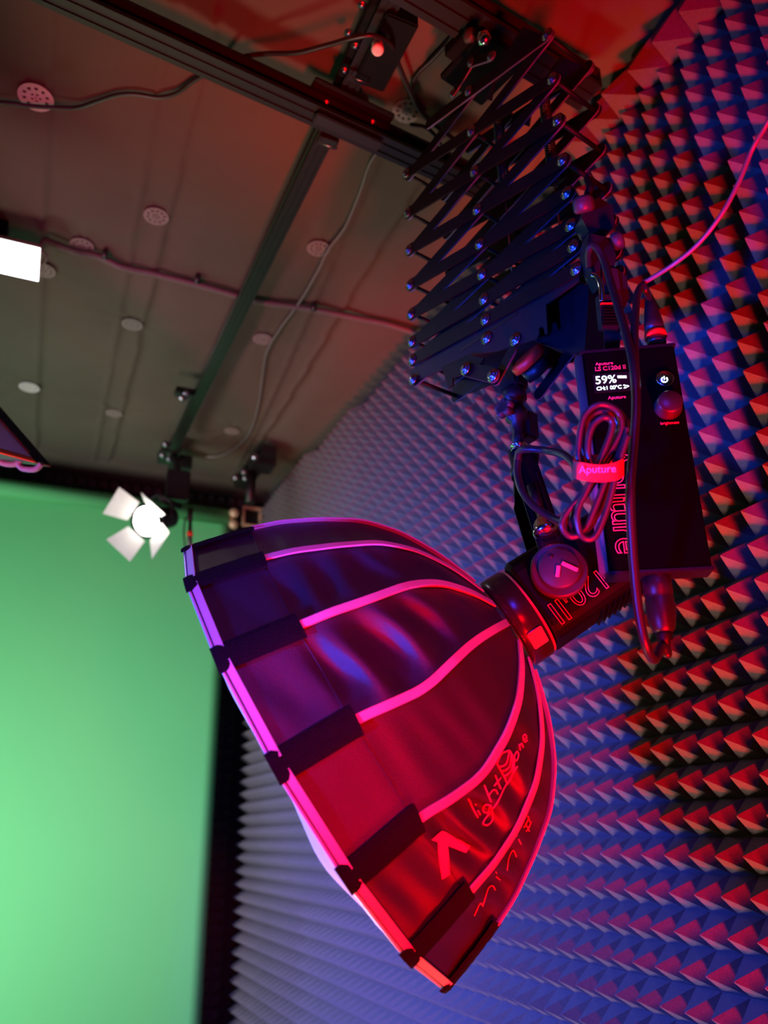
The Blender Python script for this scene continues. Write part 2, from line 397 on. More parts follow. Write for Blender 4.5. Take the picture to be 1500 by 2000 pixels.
# ================================================================ CEILING RAILS
def rail(name, label, a, b, wd, ht, m='alu', group=None):
    a, b = V(a), V(b); d = (b-a).normalized(); s_ = d.cross(Z1).normalized(); u_ = s_.cross(d)
    sec = [(-.5, -.5), (-.5, -.28), (-.22, -.22), (-.22, .22), (-.5, .28), (-.5, .5), (.5, .5), (.5, .28), (.22, .22), (.22, -.22), (.5, -.28), (.5, -.5), (.30, -.5), (.30, -.42), (.12, -.42), (.12, -.5), (-.12, -.5), (-.12, -.42), (-.30, -.42), (-.30, -.5)]
    mb = MB(); mb.prism([a+s_*(x*wd)+u_*(y*ht) for x, y in sec], b-a)
    o = thing(name, label, 'rail', (a+b)/2, group)
    mb.build('rail_profile', m, o)
    for q in (b+d*.002, a-d*.002): MB().box(q, d, s_, u_, .002, wd/2, ht/2, .0005).build('end_cap', 'black', o)
    return o, d, s_, u_
zR = 1.262
ra, rb = atZ(155, 0, zR), atZ(835, 312, zR); dd = (rb-ra).normalized()
r1, rd, rs_, ru = rail('ceiling_rail', 'long black cross rail nearest the green backdrop, running left to right', ra-dd*0.9, rb+dd*0.20, 0.048, 0.040)
la, lb = atZ(640, 250, 1.318), atZ(345, 862, 1.365); dl = (lb-la).normalized()
r2, ld, ls_, lu = rail('ceiling_rail', 'dark green-tinted rail running away from the camera toward the lit spotlight', la-dl*0.75, lb+dl*0.05, 0.034, 0.032, 'alu')
ta, tb = atZ(893, 20, 1.270), atZ(1100, 145, 1.262); dt_ = (tb-ta).normalized()
r3, td, ts_, tu = rail('ceiling_rail', 'near cross rail above the scissor hanger at the top of the frame', ta-dt_*0.5, tb+dt_*0.06, 0.060, 0.046)
# carriages with screws
def screws(parent, pts, ax, r=.007, m='boltm', name='bolt'):
    for p in pts:
        mb = MB(); mb.lathe(p, ax, [(0, r*1.35), (r*.18, r*1.35), (r*.2, r*.95), (r*.55, r*.8), (r*.8, r*.35)], 12); mb.build(name, m, parent)
cc = atZ(680, 235, zR)
cg = thing('rail_carriage', 'black carriage plate with two bolts where the two rails cross', 'carriage', cc)
mb = MB(); mb.box(cc+ru*.027, rd, rs_, ru, .085, .034, .005, .002); mb.box(cc+ru*.040, rd, rs_, ru, .03, .03, .012, .003); mb.build('plate', 'black', cg)
mb = MB(); mb.box(cc-ru*.0285, rd, rs_, ru, .07, .012, .004, .002); mb.build('lower_plate', 'black', cg)
screws(cg, [atZ(637, 202, zR+.01)-rs_*0, atZ(727, 240, zR+.01)], -ru, .006, 'steel')
# block riding on the depth rail near the camera with a white knob
bc = atZ(752, 95, 1.300); 
cb = thing('rail_carriage', 'black rectangular carriage block with a pale knob on the depth rail', 'carriage', bc)
mb = MB(); mb.box(bc, ld, ls_, lu, .075, .030, .017, .003); mb.build('block', 'satin', cb)
mb = MB(); mb.box(bc-ls_*0.045+lu*.012, ld, ls_, lu, .12, .010, .004, .001); mb.build('side_plate', 'satin', cb)
kp = atZ(737, 85, 1.28)
MB().lathe(kp, atD(738, 108, kp.dot(fw)-.05)-kp, [(0, .007), (.004, .010), (.012, .007), (.022, .006), (.03, .010), (.036, .011), (.042, .009), (.043, .004)], 20).build('knob', 'print_w', cb)
screws(cb, [atZ(707, 10, 1.29), atZ(681, 64, 1.29), atZ(694, 90, 1.29), atZ(673, 138, 1.29)], -lu, .006)
# spring clips hanging from the depth rail
for (px, py, lab) in ((700, 158, 'bent wire end stop above the rail crossing'), (640, 285, 'bent wire end stop just below the rail crossing')):
    p = atZ(px, py, 1.285); q = thing('rail_stop', lab, 'clip', p)
    mb = MB(); mb.box(p+lu*.012, ld, ls_, lu, .012, .020, .006, .001); mb.build('stop_block', 'black', q)
    a_, b_ = p-ls_*.016, p+ls_*.016
    MB().tube([a_+lu*.01, a_-lu*.012+ld*-.012, b_-lu*.012+ld*-.012, b_+lu*.01], .0012, 6, 1).build('wire', 'steel', q)

# ================================================================ SCISSOR (PANTOGRAPH) HANGER
hh_ = V((.078, -.325, 0)).normalized(); nn_ = V((-hh_.y, hh_.x, 0)); M0 = V((.539, .842, 0)); HW = .167; TT = .092
def pt(s_, z, dn=0): return M0 + hh_*s_ + nn_*dn + V((0, 0, z))
ZL = [1.18, 1.0935, 1.005, .9255, .853, .795, .741, .707, .6705]
pg = thing('scissor_hanger', 'black lattice of crossed flat bars hanging the studio light from the rail', 'hanger', M0+V((0, 0, ZL[-1])))
for side in (0, 1):
    dn = TT*side; out = -1 if side == 0 else 1
    for i in range(8):
        # A bar: left end level i -> right end level i+1 ; B bar: right end level i -> left end level i+1
        zi, zj = ZL[i], ZL[i+1]
        if i == 0:
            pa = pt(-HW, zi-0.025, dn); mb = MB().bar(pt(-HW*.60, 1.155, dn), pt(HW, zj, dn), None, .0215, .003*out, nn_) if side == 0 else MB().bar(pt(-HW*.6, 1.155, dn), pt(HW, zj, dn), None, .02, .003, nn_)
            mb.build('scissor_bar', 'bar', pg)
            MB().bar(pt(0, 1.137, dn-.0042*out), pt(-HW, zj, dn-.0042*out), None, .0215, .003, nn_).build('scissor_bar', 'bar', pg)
            continue
        ab = MB().bar(pt(-HW, zi, dn), pt(HW, zj, dn), None, .0215, .003, nn_*out); ab.edge = None; ab.build('scissor_bar', 'bar', pg)
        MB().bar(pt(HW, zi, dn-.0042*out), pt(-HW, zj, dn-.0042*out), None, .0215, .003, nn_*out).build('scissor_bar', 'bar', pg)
    for i in range(1, 9):
        for s_ in (-HW, HW):
            screws(pg, [pt(s_, ZL[i], dn+.003*out)], nn_*out, .0070)
    for i in range(1, 8): screws(pg, [pt(0, (ZL[i]+ZL[i+1])/2, dn+.003*out)], nn_*out, .0070)
    screws(pg, [pt(0, 1.137, dn+.003*out)], nn_*out, .0065)
for i in range(1, 9):
    for s_ in (-HW, HW):
        MB().cyl(pt(s_, ZL[i], -.002), pt(s_, ZL[i], TT+.002), .0035, n=10).build('cross_rod', 'bar', pg)
for i in range(1, 8): MB().cyl(pt(0, (ZL[i]+ZL[i+1])/2, 0), pt(0, (ZL[i]+ZL[i+1])/2, TT), .003, n=8).build('cross_rod', 'bar', pg)
# balance springs inside the lattice
for dn, s0 in ((.03, .03), (.062, .10)):
    pts = []; n_ = 46
    for k in range(n_*8):
        th = k*math.pi/4; z = 1.10 - .20*k/(n_*8); pts.append(pt(s0, z, dn)+(hh_*math.cos(th)+nn_*math.sin(th))*.008)
    MB().tube(pts, .0011, 5, 1).build('spring', 'alu', pg)
    MB().cyl(pt(s0, .90, dn), pt(s0, .72, dn), .0012, n=6).build('spring_wire', 'steel', pg)
# head plates up to the rail
def onP(x, y, dn=0): return atP(x, y, M0+nn_*dn, nn_)
hp = [(948, 192), (968, 150), (985, 112), (1005, 75), (1022, 52), (1045, 62), (1076, 74), (1068, 88), (1000, 128), (965, 160), (958, 196)]
H3 = [onP(x, y, .002) for x, y in hp]
MB().prism(H3, nn_*.003).build('head_plate', 'footm', pg); MB().prism([p+nn_*(TT-.006) for p in H3], nn_*.003).build('head_plate', 'footm', pg)
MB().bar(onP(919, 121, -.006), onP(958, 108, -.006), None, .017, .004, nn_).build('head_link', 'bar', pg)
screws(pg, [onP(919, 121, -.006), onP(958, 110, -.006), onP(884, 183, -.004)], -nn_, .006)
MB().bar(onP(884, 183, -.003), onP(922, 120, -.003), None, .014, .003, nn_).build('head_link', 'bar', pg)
MB().box(pt(-.01, 1.232, TT/2), hh_, nn_, Z1, .055, TT/2+.004, .006, .002).build('head_block', 'satin', pg)
MB().box(pt(.0, 1.243, TT/2-.05), hh_, nn_, Z1, .03, .02, .012, .002).build('rail_clamp', 'satin', pg)
for x_, y_ in ((925, 72), (953, 78)): MB().lathe(onP(x_, y_, -.012), nn_*-1+Z1*-.4, [(0, .004), (.006, .012), (.010, .013), (.016, .011), (.018, .003)], 6).build('clamp_knob', 'chrome' if x_ > 940 else 'knobm', pg)
# foot plates
nP = nn_; pP = M0
front = [(806, 744), (838, 734), (872, 718), (915, 693), (975, 684), (1012, 672), (1040, 664), (1048, 662), (1053, 650), (1052, 641), (1058, 637), (1062, 642), (1064, 653), (1069, 650), (1066, 594), (1130, 548), (1134, 528), (1122, 520), (1060, 548), (990, 583), (925, 640), (802, 722)]
F3 = [onP(x, y, .0006) for x, y in front]
MB().prism(F3, nn_*.003).build('foot_plate', 'footm', pg)
MB().prism([p+nn_*(TT-.001) for p in F3], nn_*-.003).build('foot_plate', 'bar', pg)
screws(pg, [onP(950, 660, -.0005), onP(1006, 663, -.0005)], -nn_, .0075)
# link bracket under the foot
lk = [onP(862, 716, -.012), onP(868, 735, -.012), onP(876, 757, -.012), onP(884, 752, -.012), onP(884, 738, -.012), onP(930, 722, -.012), onP(945, 700, -.012), onP(915, 692, -.012), onP(885, 706, -.012)]
MB().prism(lk, nn_*.003).build('link_plate', 'bar', pg)
MB().bar(onP(908, 720, -.015), onP(962, 733, -.015), None, .021, .004, nn_).build('link_bar', 'bar', pg)
screws(pg, [onP(909, 720, -.018), onP(962, 733, -.018)], -nn_, .0075)
bk = [(1040, 664), (1066, 594), (1130, 548), (1150, 560), (1148, 600), (1142, 682), (1120, 690), (1060, 672)]
MB().prism([onP(x, y, .03) for x, y in bk], nn_*.05).build('foot_block', 'black', pg)
# V struts from foot to spigot
CP = M0 + nn_*.046
sp0 = CP+V((0, 0, .655)); 
MB().box(CP+V((0, 0, .668)), hh_, nn_, Z1, .06, .046, .004, .001).build('foot_bridge', 'black', pg)
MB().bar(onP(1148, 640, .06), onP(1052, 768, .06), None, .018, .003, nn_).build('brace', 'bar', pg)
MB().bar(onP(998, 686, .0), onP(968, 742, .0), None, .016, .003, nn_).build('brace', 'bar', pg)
rc = onP(1030, 702, .02)
rax = (rt*.62 - up*.62 + fw*.12).normalized()
MB().lathe(rc-rax*.006, rax, [(0, .022), (.002, .026), (.012, .026), (.014, .022)], 32).build('red_ring', 'redring', pg)
MB().lathe(rc+rax*.008, rax, [(0, .012), (.002, .020), (.018, .020), (.020, .012)], 24).build('swivel_hub', 'black', pg)

# ================================================================ SPIGOT AND KNUCKLE
def zc(z): return CP+V((0, 0, z))
sg = thing('spigot_clamp', 'black swivel joint with spigot and wing knob under the scissor hanger', 'clamp', zc(.53))
MB().box(zc(.606), hh_, nn_, Z1, .018, .014, .020, .004).build('socket', 'black', sg)
MB().lathe(zc(.59), -Z1, [(0, .014), (.004, .017), (.018, .017), (.022, .012), (.034, .012), (.036, .016), (.05, .016), (.054, .009), (.075, .008), (.078, .0095), (.082, .008), (.098, .008)], 24).build('spigot', 'black', sg)
k0 = zc(.545); kd = (V((-.9, -.35, .1))).normalized()
mb = MB().cyl(k0+kd*.012, k0+kd*.026, .006)
for k in range(5):
    th = k*2*math.pi/5; _, xx, yy = frame(kd); mb.cyl(k0+kd*.022, k0+kd*.034+(xx*math.cos(th)+yy*math.sin(th))*.0, .009); mb.lathe(k0+kd*.028+(xx*math.cos(th)+yy*math.sin(th))*.009-kd*.006, kd, [(0, .004), (.002, .006), (.010, .006), (.012, .004)], 10)
mb.build('wing_knob', 'knobm', sg)
MB().box(zc(.535)+nn_*.02, hh_, nn_, Z1, .013, .014, .022, .005).build('clamp_body', 'black', sg)
MB().lathe(zc(.50), -Z1, [(0, .012), (.002, .012), (.003, .009), (.006, .009), (.007, .012), (.009, .012)], 20).build('collar', 'chrome', sg)
MB().cyl(zc(.498)+nn_*.03+hh_*.0, zc(.46)+nn_*.02, .008).build('side_stud', 'bar', sg)

# ================================================================ STUDIO LIGHT (COB lamp) WITH YOKE
A_ = V((.7268, -.4533, .516)).normalized(); MP = V((.5308, .8424, .2353)); U_ = A_.cross(Z1).normalized(); W_ = U_.cross(A_)
def lp(s_, uu, ww): return MP + A_*s_ + U_*uu + W_*ww
lamp = thing('studio_light', 'black studio lamp head with red outlined lettering, mounted behind the dome softbox', 'lamp', lp(.09, 0, -.055))
def rsq(h, r, n=5):  # rounded square in (u,w)
    out = []
    for cx_, cy_, a0 in ((1, 1, 0), (-1, 1, 90), (-1, -1, 180), (1, -1, 270)):
        for k in range(n): t = math.radians(a0+90*k/(n-1)); out.append((cx_*(h-r)+r*math.cos(t), cy_*(h-r)+r*math.sin(t)))
    return out
def loft(mb, secs, m=False):
    n = len(secs[0][1]); vs = []; fs = []
    for s_, sec in secs: vs += [lp(s_, a, b) for a, b in sec]
    for i in range(len(secs)-1):
        for k in range(n): fs.append([i*n+k, i*n+(k+1) % n, (i+1)*n+(k+1) % n, (i+1)*n+k])
    fs += [list(range(n))[::-1], list(range((len(secs)-1)*n, len(secs)*n))]; mb.add(vs, fs, False); return mb
secs = [(.040, rsq(.054, .022)), (.044, rsq(.0555, .022)), (.150, rsq(.053, .02)), (.180, rsq(.050, .022)), (.192, rsq(.042, .022))]
loft(MB(), secs).build('lamp_body', 'satin', lamp)
# ventilation fins along the underside
for k in range(9):
    MB().box(lp(.105+.008*k, 0, -.0545), A_, U_, W_, .0016, .036, .0035, .0006).build('fin', 'satin', lamp)
MB().lathe(MP+A_*.034, A_, [(0, .0560), (.001, .0578), (.003, .0578), (.004, .0560)], 48).build('mount_seam', 'tan', lamp)
MB().lathe(MP+A_*.002, A_, [(0, .054), (.004, .060), (.012, .0605), (.030, .060), (.034, .056)], 48).build('mount_collar', 'gloss', lamp)
for th in (-.75, 3.0):
    d = (U_*math.cos(th)+W_*math.sin(th)); q = A_.cross(d)
    MB().box(MP+A_*.020+d*.0605, A_, q, d, .010, .012, .002, .001).build('release_tab', 'steel', lamp)
# lettering (upside down, as mounted)
tx = -A_; ty = -W_
text(lamp, 'lettering', 'II', 'print_red', lp(.057, .0562, -.031), tx, ty, .040, outline=.0005)
text(lamp, 'lettering', 'd', 'print_red', lp(.074, .0562, -.019), tx, ty, .024, outline=.0004)
text(lamp, 'lettering', '120', 'print_red', lp(.102, .0558, -.027), tx, ty, .035, outline=.0005)
text(lamp, 'lettering', 'Aputure', 'print_red', lp(.150, .0545, -.032), tx, ty, .016)
# pivot discs, near and far
KS = .084
for sgn, nm in ((1, 'pivot_knob'), (-1, 'pivot_knob')):
    base = lp(KS, .056*sgn, .006)
    pk = MB().lathe(base, U_*sgn, [(0, .030), (.003, .0335), (.011, .0335), (.013, .031)], 48).build(nm, 'knobm', lamp)
    if sgn == 1: pk0 = pk
    MB().lathe(base+U_*sgn*.012, U_*sgn, [(0, .0245), (.007, .0245), (.009, .0225), (.0092, .001)], 40).build('pivot_cap', 'knobm', pk)
kc = lp(KS, .0775, .006)
for (dx, dw, L_) in ((-.010, .006, .016), (.0045, .003, .011)):
    dr = (A_*(.45 if dx < 0 else -.75)+W_*-.8).normalized()
    MB().box(kc+A_*-dx*1.0+W_*-dw+U_*.001, dr, U_, dr.cross(U_), L_/1.6, .0012, .0024, .0005).build('logo_mark', 'print_red', pk0)
MB().dome(kc+W_*.017, U_, .003, .001).build('cap_screw', 'black', lamp)
# yoke: two arms, bridge
lc = lp(KS, 0, .006); tc = CP+V((0, 0, .452))
ev = (tc-lc).normalized(); sv = U_.cross(ev).normalized()
for sgn in (1, -1):
    a0 = lc+U_*sgn*.066; a1 = tc+U_*sgn*.064
    wd = .016
    sec = [a0-sv*wd-ev*.012, a0+sv*wd-ev*.012, a0+sv*wd+ev*.02, a1+sv*wd-ev*.02, a1+sv*wd*.55, a1-sv*wd*.55, a1-sv*wd-ev*.02, a0-sv*wd+ev*.02]
    MB().prism(sec, U_*sgn*.005).build('yoke_arm', 'satin', lamp)
    for q in (-1, 1): MB().box((a0+a1)/2+sv*q*.010+U_*sgn*.0055, ev, sv, U_, .055, .0015, .0012, .0004).build('yoke_rib', 'bar', lamp)
MB().box(tc, U_, sv, ev, .069, .011, .004, .001).build('yoke_bridge', 'satin', lamp)
MB().lathe(tc, ev, [(0, .014), (.012, .014), (.014, .010), (.045, .009)], 24).build('yoke_socket', 'black', lamp)
bs = lc+U_*.080+ev*.050+sv*.002
MB().lathe(bs+ev*.034, -ev, [(0, .006), (.012, .006), (.016, .009), (.022, .013), (.028, .0135), (.031, .016), (.035, .0165), (.039, .012), (.041, .003)], 28).build('umbrella_socket', 'chrome', lamp)
MB().cyl(bs+ev*.034, bs+ev*.07, .0065).build('socket_stem', 'bar', lamp)

# ================================================================ DOME SOFTBOX
CC = V((.3353, .9643, .0966)); AX = A_; UU = U_; WW = W_; LL = .26887549; PHI = .5651529
SK = [0, .12, .25, .4, .55, .7, .82, .92, 1.]; RK = [.29, .2814, .2714, .2564, .2343, .2068, .1694, .1185, .056]
TH = {0: [-.00975, -.0091, -.0144], 1: [.0074, .0208, .0038], 2: [.0154, .0107, -.0331], 3: [.0111, .0571, .0053], 4: [.0062, .0869, .0595], 5: [.0029, .0430, .0216], 6: [-.0143, -.0432, -.0371]}
xs_ = np.linspace(0, 1, 201); rr_ = np.interp(xs_, SK, RK)
for _ in range(60): rr_[1:-1] = (rr_[:-2]+2*rr_[1:-1]+rr_[2:])/4
def rad(s_): return float(np.interp(s_, xs_, rr_))
def thv(k, s_):
    tt = TH.get(k % 16, [0, 0, 0]); ks = [0, .3, .55, .8, 1.]; vv = [0]+tt+[0]
    x = np.interp(np.clip([s_-.05, s_-.025, s_, s_+.025, s_+.05], 0, 1), ks, vv).mean(); return PHI+k*math.pi/8+float(x)
def rib(k, s_): t_ = thv(k, s_); return CC + AX*LL*s_ + (WW*math.cos(t_)+UU*math.sin(t_))*rad(s_)
dome = thing('dome_softbox', 'black sixteen-panel dome softbox with bright trim along its ribs', 'softbox', CC+AX*.1)
AMP = {0: .0012, 1: .0048, 2: .0085, 3: .0007, 4: .0085, 5: .0075}
NS, NF = 72, 20
panel_pts = {}
def seg_pt(k, s_, f):
    a, b = rib(k, s_), rib(k+1, s_); P = a.lerp(b, f)
    rd_ = (P-(CC+AX*LL*s_)); rd_.normalize()
    e = math.sin(math.pi*f)
    bow = -.006*e*math.sin(math.pi*min(1, s_/.9)) * (1 if s_ > .0 else 0)
    am = AMP.get(k % 16, .002)
    env = min(1, max(0, (s_-.22)/.10))*max(0, 1-((s_-.45)/.62)**2)*e**.7
    base = min(1, s_/.05)*.25*e
    ph = {1: 40, 2: 38, 4: 52, 5: 52}.get(k % 16, 58)*s_ - 2.0*f + 3*noise.noise(V((s_*3, k*5.1, f*1.3)))
    w_ = math.sin(ph)*.6+.5*noise.noise(V((s_*16-f*1.5, k*3.3, f*1.2)))
    return P + rd_*(bow + am*(env+base)*w_)
bv_v = []; bv_f = []
for k in range(16):
    vs = []; fs = []
    for i in range(NS+1):
        for j in range(NF+1): vs.append(seg_pt(k, i/NS, j/NF))
    for i in range(NS):
        for j in range(NF): a = i*(NF+1)+j; fs.append([a, a+1, a+NF+2, a+NF+1])
    if k <= 5: o = len(bv_v); bv_v += vs; bv_f += [[q+o for q in f] for f in fs]
    ob = MB().add(vs, fs, True).build('fabric_panel', 'fabric', dome)
from mathutils.bvhtree import BVHTree
BV = BVHTree.FromPolygons([v[:] for v in bv_v], bv_f)
def onDome(x, y, lift=.0012):
    d = ray(x, y).normalized(); hit = BV.ray_cast(V((0, 0, 0)), d)
    if hit[0] is None:
        loc, nr, _, _ = BV.find_nearest(d*1.0); return loc, (-d)
    n_ = hit[1]; n_ = n_ if n_.dot(d) < 0 else -n_
    return hit[0]+n_*lift, n_
S0 = .285
for k in range(16):
    # trim along the rib
    ps = []; ns = []; ws = []
    for i in range(60):
        s_ = S0+(0.985-S0)*i/59; P = rib(k, s_); P2 = rib(k, min(s_+.01, 1)); tn = (P2-rib(k, s_-.01)).normalized()
        rd_ = (P-(CC+AX*LL*s_)).normalized(); sd = tn.cross(rd_).normalized(); no = sd.cross(tn)
        al = {0: .75, 6: -.75}.get(k, 0); sd, no = sd*math.cos(al)+no*math.sin(al), no*math.cos(al)-sd*math.sin(al)
        ps.append(P+no*.001); ns.append(no); ws.append(sd)
    rt_ = MB().ribbon(ps, ns, ws, .0088, .0022).build('rib_trim', 'trim', dome)
    if k in (0, 4, 5, 6):
        mb = MB(); sgn = {0: .9, 4: -.85, 5: -.2, 6: -.6}[k]
        for i in range(8, 56):
            for h in (0., .5):
                q = ps[i].lerp(ps[min(i+1, 59)], h)+ws[i]*.0040*sgn+ns[i]*.0024; mb.lathe(q, ns[i], [(0, .0006), (.0004, .0005), (.0006, .0001)], 5)
        mb.build('stitching', 'bead', rt_)['kind'] = 'stuff'
    # hook-and-loop sleeve at the rim end
    ps = []; ns = []; ws = []
    for i in range(16):
        s_ = -.015+(S0+.008+.015)*i/15; P = rib(k, max(s_, 0))+AX*LL*min(s_, 0); tn = (rib(k, max(s_, 0)+.02)-rib(k, max(s_, 0))).normalized()
        rd_ = (P-(CC+AX*LL*s_)).normalized(); sd = tn.cross(rd_).normalized(); no = sd.cross(tn)
        ps.append(P+no*.0012); ns.append(no); ws.append(sd)
    mb = MB()
    NW = 8; vs = []; fs = []
    for i, (p, n_, w_) in enumerate(zip(ps, ns, ws)):
        for j in range(NW+1):
            f = j/NW-.5; fz = .0010*noise.noise(V((i*2.3, j*3.1, k*7)))
            vs.append(p+w_*(.030*f+ (0.0012*noise.noise(V((i*3., k, 4))) if j in (0, NW) else 0))+n_*(.0030*(1-(2*f)**4)+fz))
    for i in range(15):
        for j in range(NW): a = i*(NW+1)+j; fs.append([a, a+1, a+NW+2, a+NW+1])
    mb.add(vs, fs, True); mb.build('rim_sleeve', 'velcro', dome)
    # rim band between ribs
    ps = []; ns = []; ws = []; p2 = []
    for i in range(13):
        f = .055+.89*i/12; P = seg_pt(k, .0, f); rd_ = (P-CC).normalized()
        ps.append(P+AX*.0062+rd_*.0016); ns.append(rd_); ws.append(AX); p2.append(P-AX*.0012+rd_*.0006)
    MB().ribbon(ps, ns, ws, .0078, .0016).build('rim_trim', 'trim', dome)
    MB().tube(p2, .0016, 6, 1).build('rim_piping', 'bead', dome)
    # seam line of the skirt
    MB().tube([seg_pt(k, S0-.01, .10+.8*i/14)+(seg_pt(k, S0, .5)-(CC+AX*LL*S0)).normalized()*.0006 for i in range(15)], .0005, 5, 1).build('skirt_seam', 'fabric', dome)
# front diffusion cloth bulging out of the rim
vs = []; fs = []; NR, NT = 14, 96
for i in range(NR+1):
    for j in range(NT):
        th = 2*math.pi*j/NT; q = i/NR; rim = .287*math.cos(math.pi/16)/math.cos(((th-PHI) % (math.pi/8))-math.pi/16)
        bul = .034*(1-q**2.6)+.012*noise.noise(V((math.cos(th)*2.2, math.sin(th)*2.2, q*2)))*min(1, (1-q)*6)
        vs.append(CC-AX*(bul+.001)+(WW*math.cos(th)+UU*math.sin(th))*rim*q*(1+.0*q))
for i in range(NR):
    for j in range(NT): a = i*NT+j; b = i*NT+(j+1) % NT; fs.append([a, b, b+NT, a+NT])
MB().add(vs, fs, True).build('diffusion_cloth', 'white', dome)
MB().lathe(MP-A_*.010, A_, [(0, .058), (.002, .0625), (.010, .0625), (.012, .058)], 48).build('mounting_ring', 'chrome', dome)
# printed marks on the dome
def stroke(mb, pts, r=.0008, sub=6):
    P = [onDome(x, y, .0012)[0] for x, y in [tuple(q)[:2] for q in smooth_path([(a, b, 0) for a, b in pts], sub)]]
    mb.tube(P, r, 5, 1)
sc, ox, oy = 350/1167, 780, 1340
def C(pts): return [(ox+x*sc, oy+y*sc) for x, y in pts]
mb = MB()
for s_ in ([(447, 728), (468, 790), (505, 858)], [(503, 808), (520, 838)], [(490, 765), (493, 770)],
           [(592, 770), (560, 765), (540, 790), (548, 820), (575, 815), (592, 770), (605, 820), (600, 870), (570, 905), (540, 900), (545, 875), (600, 800), (640, 740), (668, 680), (690, 640), (720, 600), (738, 560), (762, 520)],
           [(545, 645), (570, 700), (592, 745)], [(575, 712), (600, 680), (622, 680), (635, 705)], [(618, 580), (640, 640), (655, 672)], [(612, 650), (655, 595)],
           [(628, 500), (665, 560), (692, 628), (700, 632), (735, 560), (740, 490), (715, 425), (690, 425), (655, 445), (628, 500)],
           [(645, 520), (690, 500), (708, 430)], [(660, 550), (712, 520), (722, 440)], [(672, 585), (725, 545), (735, 465)],
           [(757, 425), (742, 455), (750, 485), (765, 470), (768, 440), (757, 425)], [(770, 375), (782, 420)], [(775, 395), (788, 372), (800, 400)],
           [(800, 345), (822, 335), (815, 312), (803, 318), (800, 345), (812, 362), (828, 350)]):
    stroke(mb, C(s_), .00075)
mb.build('script_lettering', 'print_red', dome)
mb = MB()
for s_ in ([(482, 1492), (520, 1410), (540, 1425)], [(540, 1425), (570, 1320), (600, 1300), (618, 1328)], [(632, 1232), (650, 1258)], [(625, 1205), (628, 1212)],
           [(695, 1200), (705, 1120), (735, 1065), (757, 1108)], [(770, 995), (787, 1025)], [(755, 968), (759, 975)],
           [(812, 890), (840, 945)], [(830, 840), (850, 895)], [(805, 920), (825, 880)], [(820, 945), (848, 905)], [(815, 905), (842, 845)], [(828, 930), (858, 875)]):
    stroke(mb, C(s_), .00055)
mb.build('script_lettering', 'print_red', dome)
def patch(poly, nm, m):
    # flat print draped on the fabric
    mb = MB(); cxp = sum(p[0] for p in poly)/len(poly); cyp = sum(p[1] for p in poly)/len(poly); n_ = len(poly); K = 6
    A4 = poly; vs = []; fs = []
    for i in range(K+1):
        for j in range(K+1):
            a, b = i/K, j/K
            x = (A4[0][0]*(1-a)+A4[1][0]*a)*(1-b)+(A4[3][0]*(1-a)+A4[2][0]*a)*b
            y = (A4[0][1]*(1-a)+A4[1][1]*a)*(1-b)+(A4[3][1]*(1-a)+A4[2][1]*a)*b
            vs.append(onDome(x, y, .0012)[0])
    for i in range(K):
        for j in range(K): q = i*(K+1)+j; fs.append([q, q+1, q+K+2, q+K+1])
    mb.add(vs, fs, True); mb.build(nm, m, dome)
patch([(841, 1640), (862, 1622), (918, 1650), (908, 1666)], 'logo_mark', 'print_red')
patch([(853, 1645), (872, 1645), (878, 1706), (862, 1717)], 'logo_mark', 'print_red')

# ================================================================ POWER BOX (controller)
wd_ = V((.855, -.519, 0)).normalized(); nb = V((-.519, -.855, 0)).normalized(); b0 = V((.583, .632, 0))
zt_, zb_ = .523, .2525; xc = .0105; hwb = .0565; TH_ = .030
bc = b0 + wd_*xc + V((0, 0, (zt_+zb_)/2)) - nb*TH_/2
box = thing('power_box', 'black brushed power supply box with lit display and two round controls', 'power supply', bc-V((0, 0, (zt_-zb_)/2)))
MB().box(bc, wd_, nb, Z1, hwb-.004, TH_/2, (zt_-zb_)/2, .002).build('case', 'boxface', box)
for sx in (-1,):
    MB().lathe(b0+wd_*(xc+sx*(hwb-.0055))-nb*.013+V((0, 0, zb_+.001)), Z1, [(0, .0100), (zt_-zb_-.002, .0100)], 20).build('edge_rail', 'rail_', box)
MB().box(bc+V((0, 0, (zt_-zb_)/2+.001)), wd_, nb, Z1, hwb-.002, TH_/2, .002, .0008).build('end_plate', 'black', box)
MB().box(bc-V((0, 0, (zt_-zb_)/2+.001)), wd_, nb, Z1, hwb-.002, TH_/2, .002, .0008).build('end_plate', 'black', box)
def fb(x, y, lift=.0006): return atP(x, y, b0+nb*lift, nb)
a_, b_ = fb(1160, 726), fb(1234, 768)
dc = (a_+b_)/2
dsp = MB().box(dc, wd_, nb, Z1, .0215, .0006, .0125, .0003).build('display', 'display', box)
text(dsp, 'display_text', '59%', 'disp_on', fb(1183, 742, .0016), wd_, Z1, .0145)
for k in range(4): MB().box(fb(1208+4.6*k, 736, .0014), wd_, nb, Z1, .0010, .0002, .0016).build('battery_icon', 'disp_on', dsp)
text(dsp, 'display_text', 'CH:1 00°C 2>', 'disp_on', fb(1197, 757, .0016), wd_, Z1, .0066, space=.95)
text(box, 'small_lettering', 'Aputure', 'print_red', fb(1180, 710, .001), wd_, Z1, .006)
text(box, 'small_lettering', 'LS C120d II', 'print_red', fb(1192, 719, .001), wd_, Z1, .0075, outline=.00018)
text(box, 'small_lettering', 'Aputure', 'print_red', fb(1205, 776, .001), wd_, Z1, .006)
MB().lathe(fb(1298, 741, 0), nb, [(0, .0100), (.003, .0100), (.0038, .0088), (.004, .0001)], 32).build('power_button', 'chrome', box)
ring = [fb(1298, 741, .0048)+(wd_*math.cos(t*.45+2.1)+Z1*math.sin(t*.45+2.1))*.0034 for t in range(12)]
MB().tube(ring, .0005, 5, 1).build('power_symbol', 'disp_on', box)
